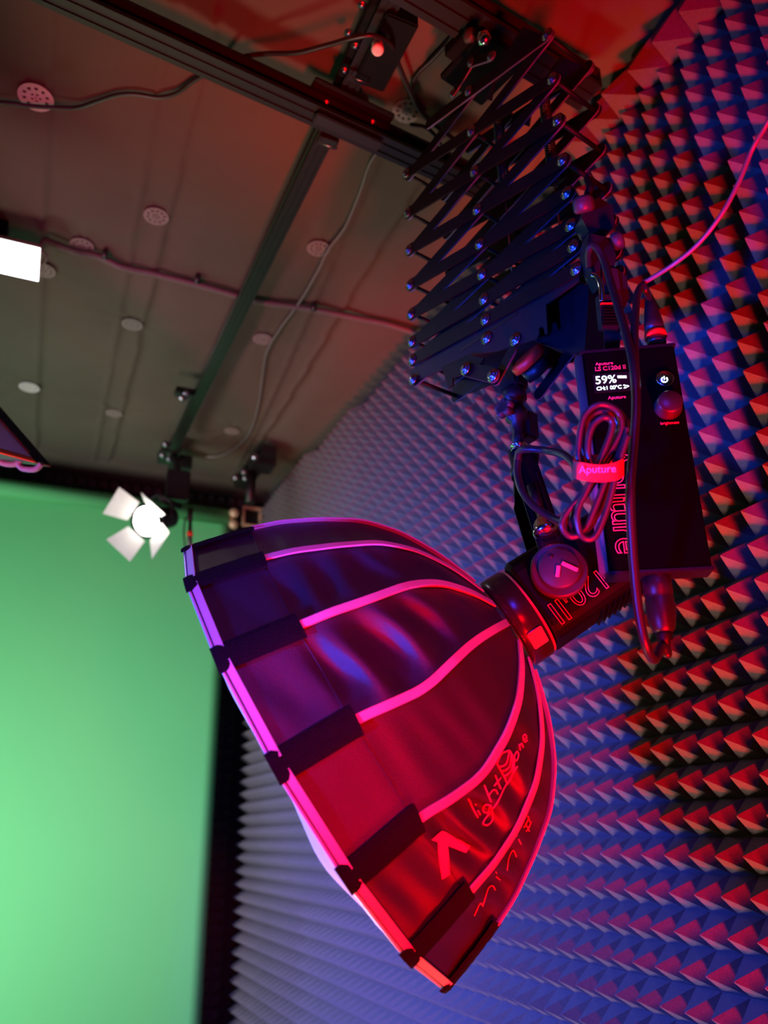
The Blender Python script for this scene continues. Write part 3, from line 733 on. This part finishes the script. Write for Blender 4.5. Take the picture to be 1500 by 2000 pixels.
MB().cyl(fb(1298, 741, .0048), fb(1298, 741, .0048)+Z1*.0042, .0005, n=6).build('power_symbol', 'disp_on', box)
MB().lathe(fb(1304, 797, 0), nb, [(0, .0150), (.002, .0155), (.004, .0140), (.016, .0135), (.0172, .0122), (.0168, .0001)], 40).build('dial', 'dialm', box)
text(box, 'small_lettering', 'brightness', 'print_red', fb(1308, 826, .001), wd_, Z1, .0050)
text(box, 'logo_lettering', 'Aputure', 'print_red', fb(1213, 975, .0014), -Z1, wd_, .040, outline=.00055, space=.92)
# plug sockets
def plug(name, parent, p, d, prof, m='rubber'): return MB().lathe(p, d, prof, 24).build(name, m, parent)
pc = b0+wd_*.030-nb*.016+V((0, 0, zt_+.001))
sq = atP(1283, 672, pc, nb)
cn = thing('cable_plug', 'tapered black plug with a red ring on top of the power box', 'plug', sq)
plug('plug_base', cn, sq, Z1, [(0, .011), (.008, .011)])
plug('plug_ring', cn, sq+Z1*.008, Z1, [(0, .0125), (.001, .0132), (.008, .0125), (.009, .011)], 'redring')
plug('plug_sleeve', cn, sq+Z1*.017, Z1, [(0, .0115), (.012, .0112), (.030, .0085), (.045, .0058), (.047, .004)])
for k in range(8):
    th = k*math.pi/4; d_ = V((math.cos(th), math.sin(th), 0)); MB().cyl(sq+Z1*.020+d_*.0112, sq+Z1*.044+d_*.0068, .0008, n=5).build('grip_rib', 'rubber', cn)
bq = atP(1279, 1112, b0-nb*.020, nb)
c2 = thing('cable_plug', 'large bullet-shaped black plug under the power box with looping cable', 'plug', bq)
plug('plug_sleeve', c2, bq, -Z1, [(0, .0150), (.028, .0150), (.029, .0138), (.034, .0150), (.052, .0146), (.066, .0115), (.070, .008)])
plug('plug_tail', c2, bq-Z1*.069, -Z1, [(0, .0075), (.002, .0095), (.004, .0075), (.007, .0085), (.009, .0055), (.013, .005)], 'bar')
# ================================================================ CABLES
def cable(label, pts, r, m='rubber', grp=None, name='cable', **kw):
    return tag(MB().tube(pts, r, kw.pop('n', 10), kw.pop('sub', 10), **kw).build(name, m), label, 'cable', grp)
bp = bq-Z1*.080; db = bp.dot(fw)
cable('black cable looping from the bottom plug up past the display to the clamp', [bp, bp-Z1*.012, atD(1293, 1262, db-.005), atD(1278, 1288, db-.02), atD(1262, 1262, .80), atD(1247, 1190, .80), atD(1236, 1080, .800), atD(1231, 960, .80), atD(1238, 860, .82), atD(1242, 790, .83), atD(1238, 720, .845), atD(1222, 650, .88), atD(1198, 570, .93), atD(1180, 510, .96), atD(1162, 480, .97), atD(1150, 490, .98), atD(1150, 520, 1.0)], .0048)
tp = sq+Z1*.060
cable('black cable dropping beside the display from the cable junction', [atD(1256, 556, .93), atD(1245, 575, .92), atD(1240, 640, .885), atD(1240, 700, .858), atD(1244, 760, .842)], .0042)
cable('short cable bending into the red-ringed plug', [atD(1256, 553, .935), atD(1262, 570, .93), tp+Z1*.004, tp-Z1*.012], .0036)
cable('thin glossy cable swooping down from the upper right to the power box', [atD(1540, 150, .80), atD(1500, 238, .82), atD(1470, 290, .84), atD(1440, 362, .855), atD(1405, 425, .87), atD(1360, 480, .89), atD(1310, 520, .91), atD(1256, 553, .935)], .0027, 'gcable')
# coil
def coil(pts, d, off): return [atD(x+off[0], y+off[1], d+off[2]) for x, y in pts]
L1 = [(1170, 915), (1133, 905), (1131, 860), (1142, 812), (1172, 790), (1204, 802), (1214, 835), (1200, 868), (1175, 905), (1140, 960), (1105, 1005), (1098, 1030), (1116, 1048), (1142, 1035), (1165, 985), (1185, 935), (1212, 880), (1224, 835)]
L2 = [(1150, 905), (1140, 870), (1147, 820), (1175, 802), (1200, 815), (1208, 842), (1190, 880), (1165, 925), (1130, 985), (1116, 1020), (1130, 1042), (1158, 1020), (1180, 970), (1196, 915), (1218, 870)]
L3 = [(1160, 920), (1148, 880), (1156, 835), (1180, 815), (1196, 830), (1180, 880), (1150, 950), (1128, 1000), (1135, 1045), (1160, 1050), (1180, 1010), (1195, 960), (1206, 915), (1226, 850)]
co = thing('cable_coil', 'bundled loops of grey cable hanging in front of the power box', 'cable', atD(1165, 1045, .79))
for k, (L_, d_) in enumerate(((L1, .785), (L2, .793), (L3, .779))):
    MB().tube(coil(L_, d_, (0, 0, 0)), .0032, 10, 10).build('cable_loop', 'coilc', co)
MB().tube(coil(L1[:12], .797, (6, 3, 0)), .0034, 10, 10).build('cable_loop', 'rubber', co)
MB().tube([atD(1196, 880, .79), atD(1212, 850, .79), atD(1221, 822, .80)], .0055, 10, 6).build('cable_joint', 'rubber', co)
# red hook-and-loop tie
vt = thing('cable_tie', 'red hook-and-loop strap with white lettering around the coiled cable', 'cable tie', atD(1170, 935, .77))
ps, ns, ws = [], [], []
ring_pts = [(1123, 917, .782), (1130, 919, .772), (1150, 923, .768), (1175, 925, .767), (1200, 921, .769), (1213, 914, .776), (1214, 912, .792), (1196, 905, .804), (1160, 904, .806), (1128, 906, .80), (1123, 912, .79)]
P = smooth_path([atD(x, y, d) for x, y, d in ring_pts], 6, True); P.append(P[0]); cen = sum(P, V((0, 0, 0)))/len(P)
for i, p in enumerate(P):
    t_ = (P[min(i+1, len(P)-1)]-P[max(i-1, 0)]).normalized(); n_ = (up.cross(t_)); n_ = n_ if n_.dot(p-cen) > 0 else -n_; n_.normalize()
    ps.append(p); ns.append(n_); ws.append((up-t_*up.dot(t_)).normalized())
MB().ribbon(ps, ns, ws, .0165, .0015).build('strap_band', 'strap', vt)
tcn = atD(1167, 917, .7645)
text(vt, 'strap_lettering', 'Aputure', 'print_w', tcn, (rt*.995-up*-.04).normalized(), up, .0105)
# cables at the yoke
cable('black cable arching from the lamp yoke over to the cable coil', [atD(1012, 900, .93), atD(1014, 882, .92), atD(1030, 877, .905), atD(1065, 880, .89), atD(1100, 888, .85), atD(1120, 905, .82), atD(1128, 925, .81)], .0042)
cable('black cable hanging in a bow in front of the lamp yoke', [atD(1012, 893, .93), atD(1010, 925, .92), atD(1020, 960, .90), atD(1045, 990, .88), atD(1080, 1012, .86), atD(1112, 1022, .83), atD(1125, 1015, .80)], .0042)
# clamp and ratchet strap holding the power box at the right end of the lattice
ck = thing('strap_clamp', 'black clamp and ratchet strap holding the power box beside the lattice', 'clamp', atD(1190, 560, 1.0))
def gb(mb, pts, d, th, dirn=None): 
    mb.prism([atD(x, y, d) for x, y in pts], fw*th); return mb
gb(MB(), [(1150, 395), (1170, 385), (1196, 402), (1202, 440), (1180, 462), (1150, 452), (1136, 425)], 1.02, .04).build('clamp_jaw', 'black', ck)
gb(MB(), [(1150, 455), (1192, 465), (1204, 500), (1196, 545), (1172, 560), (1156, 530), (1146, 490)], 1.0, .035).build('clamp_body', 'black', ck)
MB().tube([atD(1144, 398, 1.01), atD(1148, 380, 1.01), atD(1153, 365, 1.01), atD(1148, 350, 1.02), atD(1152, 342, 1.02)], .005, 10).build('clamp_screw', 'bar', ck)
MB().lathe(atD(1142, 415, 1.0), (rt*-.2+up*.9-fw*.2), [(0, .010), (.003, .013), (.016, .013), (.020, .008)], 8).build('clamp_knob', 'knobm', ck)
MB().lathe(atD(1195, 475, .99), (rt*.8+up*.3-fw*.2), [(0, .008), (.003, .011), (.012, .011), (.014, .007)], 16).build('clamp_knob', 'knobm', ck)
MB().tube([atD(1157, 537, .99), atD(1166, 540, .985), atD(1174, 560, .98), atD(1176, 590, .975)], .0035, 8).build('buckle_wire', 'chrome', ck)
gb(MB(), [(1170, 575), (1212, 575), (1216, 596), (1208, 645), (1176, 640), (1172, 600)], .975, .018).build('buckle', 'black', ck)
for k in range(7):
    MB().box(atD(1193, 598+6*k, .972), rt, up, fw, .010, .0011, .0014, .0003).build('ratchet_tooth', 'satin', ck)
MB().box(atD(1192, 593, .972), rt, up, fw, .012, .0010, .002, .0003).build('buckle_bar', 'redring', ck)
gb(MB(), [(1176, 520), (1206, 525), (1214, 580), (1210, 700), (1182, 700), (1178, 580)], .995, .003).build('webbing_strap', 'rubber', ck)
gb(MB(), [(1206, 525), (1224, 540), (1228, 575), (1222, 600), (1205, 590)], 1.0, .02).build('clamp_lever', 'black', ck)

# ================================================================ CEILING CABLES, CONDUIT, LED PANEL
def cc_(pts, drop): return [atC(x, y, drop) for x, y in pts]
cable('black cable taped across the ceiling past the pale perforated disc', cc_([(-60, 203), (0, 200), (60, 207), (110, 210), (150, 210), (190, 197), (230, 185), (265, 184), (310, 190), (345, 182), (375, 160), (398, 148), (440, 130)], .012), .0042, 'rubber')
cable('black cable arching over the carriage block and down behind the lattice', [atC(440, 125, .03), atC(470, 112, .06), atZ(520, 105, 1.29), atZ(580, 103, 1.27), atZ(640, 88, 1.26), atZ(690, 74, 1.25), atZ(730, 70, 1.25), atZ(762, 85, 1.27), atC(775, 115, .04), atC(795, 165, .03), atC(820, 215, .02), atC(850, 245, .02), atC(885, 270, .02)], .0044, 'rubber')
cable('dark cable curving from the near cross rail down behind the lattice', cc_([(890, 45), (880, 75), (850, 110), (815, 145), (803, 175), (815, 200), (830, 215)], .012), .004, 'rubber')
cable('thin grey cable trailing from the cross rail toward the far rail end', cc_([(742, 290), (722, 320), (705, 370), (685, 420), (670, 450), (640, 490), (620, 530), (585, 590), (545, 645), (520, 690), (512, 740), (505, 790), (490, 840), (465, 870), (430, 890), (400, 892)], .014), .0034, 'gcable')
cable('looping black cable end near the ceiling disc behind the lattice', cc_([(800, 243), (830, 248), (850, 265), (862, 285)], .02), .004)
cable('ribbed conduit clipped along the ceiling from the light panel to the lattice', cc_([(85, 468), (110, 478), (150, 492), (190, 500), (240, 522), (300, 535), (370, 552), (430, 568), (500, 588), (570, 598), (620, 606), (700, 622), (760, 634), (812, 650)], .014), .0085, 'conduit', None, 'ribbed_conduit', rib=.18, sub=26, n=10)
for (x, y, cl_) in ((205, 497, 'clip on the ribbed conduit nearest the lit ceiling panel'), (385, 545, 'clip on the ribbed conduit left of the depth rail'), (612, 600, 'clip on the ribbed conduit where the thin grey cable crosses')):
    p = atC(x, y, .012); q = thing('conduit_clip', 'small dark '+cl_, 'clip', p, 'clips along the ribbed conduit')
    MB().lathe(p-X1*.006, X1, [(0, .0125), (.012, .0125)], 16).build('clip_ring', 'rubber', q)
    MB().tube([p+Z1*.010, p+V((-.010, .012, .006)), p+V((-.03, .03, .012))], .0014, 5, 4).build('tie_end', 'rubber', q)
e0 = atC(85, 468, .014)
cable('short pale cord from conduit end into the lit ceiling panel', [e0, e0-Z1*.012+X1*-.004, atC(82, 490, .04), atC(90, 500, .045), atC(86, 513, .05), atC(76, 516, .055)], .0040, 'gcable', sub=6)
q0, q1 = atZ(78, 487, 1.315), atZ(73, 549, 1.315)
lpn = thing('ceiling_light_panel', 'glowing white flat panel light fixed under the ceiling at the left edge', 'lamp', V((-.5, (q0.y+q1.y)/2, 1.315)))
MB().abox((-.95, q0.y, 1.315), (q0.x, q1.y, 1.318)).build('diffuser', 'panel', lpn)
MB().abox((-.955, q0.y-.004, 1.318), (q0.x+.003, q1.y+.004, 1.327), .001).build('housing', 'disc2', lpn)
MB().abox((-.9, q0.y+.03, 1.327), (q0.x-.08, q1.y-.03, 1.40), .002).build('mounting_box', 'satin', lpn)

# ================================================================ FAR SPOTLIGHT
f0 = atY(286, 1018, 2.78); dirF = V((-.62, -.62, -.42)).normalized(); 
sx = dirF.cross(Z1).normalized(); sy = sx.cross(dirF)
spot = thing('spotlight', 'glowing round spotlight with four barn doors in front of the green backdrop', 'lamp', f0-dirF*.08)
MB().lathe(f0-dirF*.004, dirF, [(0, .054), (.003, .054), (.006, .048), (.009, .001)], 40).build('lens', 'lampface', spot)
MB().lathe(f0-dirF*.012, dirF, [(0, .056), (.012, .062), (.018, .062), (.0185, .054), (.012, .052)], 40, caps=False).build('front_ring', 'satin', spot)
MB().lathe(f0-dirF*.012, -dirF, [(0, .055), (.05, .05), (.06, .042), (.13, .040), (.14, .03)], 32).build('lamp_housing', 'black', spot)
for k, th in enumerate((100, 190, 280, 10)):
    t_ = math.radians(th+38); rdv = sx*math.cos(t_)+sy*math.sin(t_); tg = dirF.cross(rdv); L_ = (.035, .082, .085, .085)[k]
    e = f0+dirF*.010+rdv*.058; o_ = (rdv*.80+dirF*.60).normalized(); wA, wB = .042, .060
    pl_ = [e-tg*wA, e+tg*wA, e+tg*wB+o_*L_, e-tg*wB+o_*L_]
    MB().prism(pl_, o_.cross(tg).normalized()*.002).build('barn_door', 'doorm', spot)
g1 = atY(375, 985, 2.85); g2 = atY(350, 930, 2.85)
MB().tube([f0-dirF*.07+sx*.055, f0-dirF*.085+sx*.058+sy*.05, f0-dirF*.09+sy*.085, f0-dirF*.085-sx*.058+sy*.05, f0-dirF*.07-sx*.055], .006, 8, 4).build('yoke', 'black', spot)
MB().cyl(f0-dirF*.09+sy*.08, atY(352, 990, 2.85), .012).build('yoke_stem', 'black', spot)
MB().abox(g2+V((-.045, -.02, -.10)), g2+V((.04, .02, .02)), .006).build('ballast_box', 'black', spot)
MB().cyl(atY(350, 935, 2.85), atC(338, 880, .06), .014).build('stem', 'black', spot)
pc2 = atY(371, 1008, 2.82)
MB().cyl(pc2+Z1*.03, pc2-Z1*.02, .010).build('cable_gland', 'black', spot)
w1 = thing('cable_plug', 'small black plug with red band hanging beside the spotlight', 'plug', atY(371, 1050, 2.82))
a1 = atY(372, 1012, 2.82); a2 = atY(370, 1072, 2.82)
MB().cyl(a1, a2, .006, .010).build('plug_body', 'rubber', w1)
am = atY(371, 1043, 2.82); MB().cyl(am+Z1*.008, am-Z1*.008, .011).build('plug_band', 'redring', w1)
cable('thin black wire dangling beside the red-banded plug', [atY(362, 1010, 2.82), atY(359, 1040, 2.82), atY(362, 1075, 2.82), atY(366, 1110, 2.82), atY(362, 1125, 2.82)], .003)
# carriages at the far rail ends
for (x, y, lab) in ((330, 886, 'dark carriage with small bolts at the far end of the depth rail'),):
    p = atC(x, y, .07); q = thing('rail_carriage', lab, 'carriage', p)
    MB().box(p, ld, ls_, lu, .07, .035, .022, .004).build('block', 'black', q)
    MB().box(atY(352, 905, p.y+.1)+V((0, 0, .0)), X1, Y1, Z1, .045, .03, .030, .004).build('bracket', 'black', q)
    screws(q, [atC(x-6, y-17, .10), atC(x+16, y-12, .10), atC(x-12, y+4, .10), atC(x+1, y+12, .10)], -Y1-Z1, .009)
p = atC(363, 768, .08); q = thing('rail_stop', 'small bolted stop on the left side of the depth rail', 'clip', p)
MB().box(p, ld, ls_, lu, .02, .035, .012, .003).build('stop_block', 'black', q); screws(q, [p+V((.0, -.02, -.012)), p+V((-.012, -.02, -.03))], -Y1-Z1*.6, .009)
ea, eb = atC(525, 880, .06), atC(470, 945, .10)
r4, _, _, _ = rail('ceiling_rail', 'short dark rail end above the tan bracket by the foam wall', ea, eb, .06, .045)
p = atC(512, 905, .09); q = thing('rail_carriage', 'dark carriage with bolts on the short far rail end', 'carriage', p)
MB().box(p, Y1, X1, Z1, .05, .045, .025, .004).build('block', 'black', q)
screws(q, [atC(499, 893, .12), atC(478, 922, .12), atC(462, 933, .12), atC(480, 934, .12)], -Y1-Z1*.5, .010)
MB().cyl(p+V((-.03, .05, -.02)), p+V((-.03, .05, -.16)), .02).build('hanging_stem', 'black', q)

# ================================================================ RED SOFTBOX AT THE LEFT EDGE
K = atD(97, 912, 1.55); E1 = (atD(0, 800, 1.50)-K).normalized(); E2 = (atD(0, 886, 1.40)-K).normalized()
NB = E1.cross(E2).normalized(); NB = NB if NB.dot(fw) > 0 else -NB
sb = thing('rectangular_softbox', 'corner of a red-lit softbox with black rim at the left edge of the frame', 'softbox', K+E1*.3)
LA, LB = .75, .55
c00, c10, c11, c01 = K, K+E1*LA, K+E1*LA+E2*LB, K+E2*LB
i_ = .036
def inset(a, b, d=0): return K+E1*a+E2*b+NB*d
ctr = inset(LA/2, LB/2, .35)
MB().add([c00, c10, c11, c01]+[ctr+(p-inset(LA/2, LB/2))*.2 for p in (c00, c10, c11, c01)], [[0, 1, 5, 4], [1, 2, 6, 5], [2, 3, 7, 6], [3, 0, 4, 7], [4, 5, 6, 7]]).build('shell', 'fabric', sb)
for (p, q, s1) in ((c00, c10, E2), (c01, c11, -E2)): MB().prism([p, q, q+s1*.050, p+s1*.050], -NB*.004).build('rim_band', 'velcro', sb)
for (p, q, s1) in ((c00, c01, E1), (c10, c11, -E1)): MB().prism([p, q, q+s1*.010, p+s1*.010], -NB*.003).build('rim_band', 'redring', sb)
MB().add([inset(.012, .045, -.003), inset(LA-.03, .045, -.003), inset(LA-.03, LB-.03, -.003), inset(.012, LB-.03, -.003)], [[0, 1, 2, 3]]).build('diffusion_cloth', 'magenta', sb)
MB().tube([inset(.02, .051, -.005), inset(LA-.02, .051, -.005)], .0014, 5, 1).build('seam', 'redring', sb)
for k, (x, y, m_) in enumerate(((20, 900, 'webbing'), (58, 910, 'disc2'))):
    p = atD(x, y-6, 1.50); MB().tube([p+rt*-.022, p+rt*-.014-up*.010, p+rt*.010-up*.012, p+rt*.022-up*.002], .0055, 8, 5).build('strap_loop', m_, sb)

for o in list(bpy.data.objects):
    if '_o' in o: del o['_o']
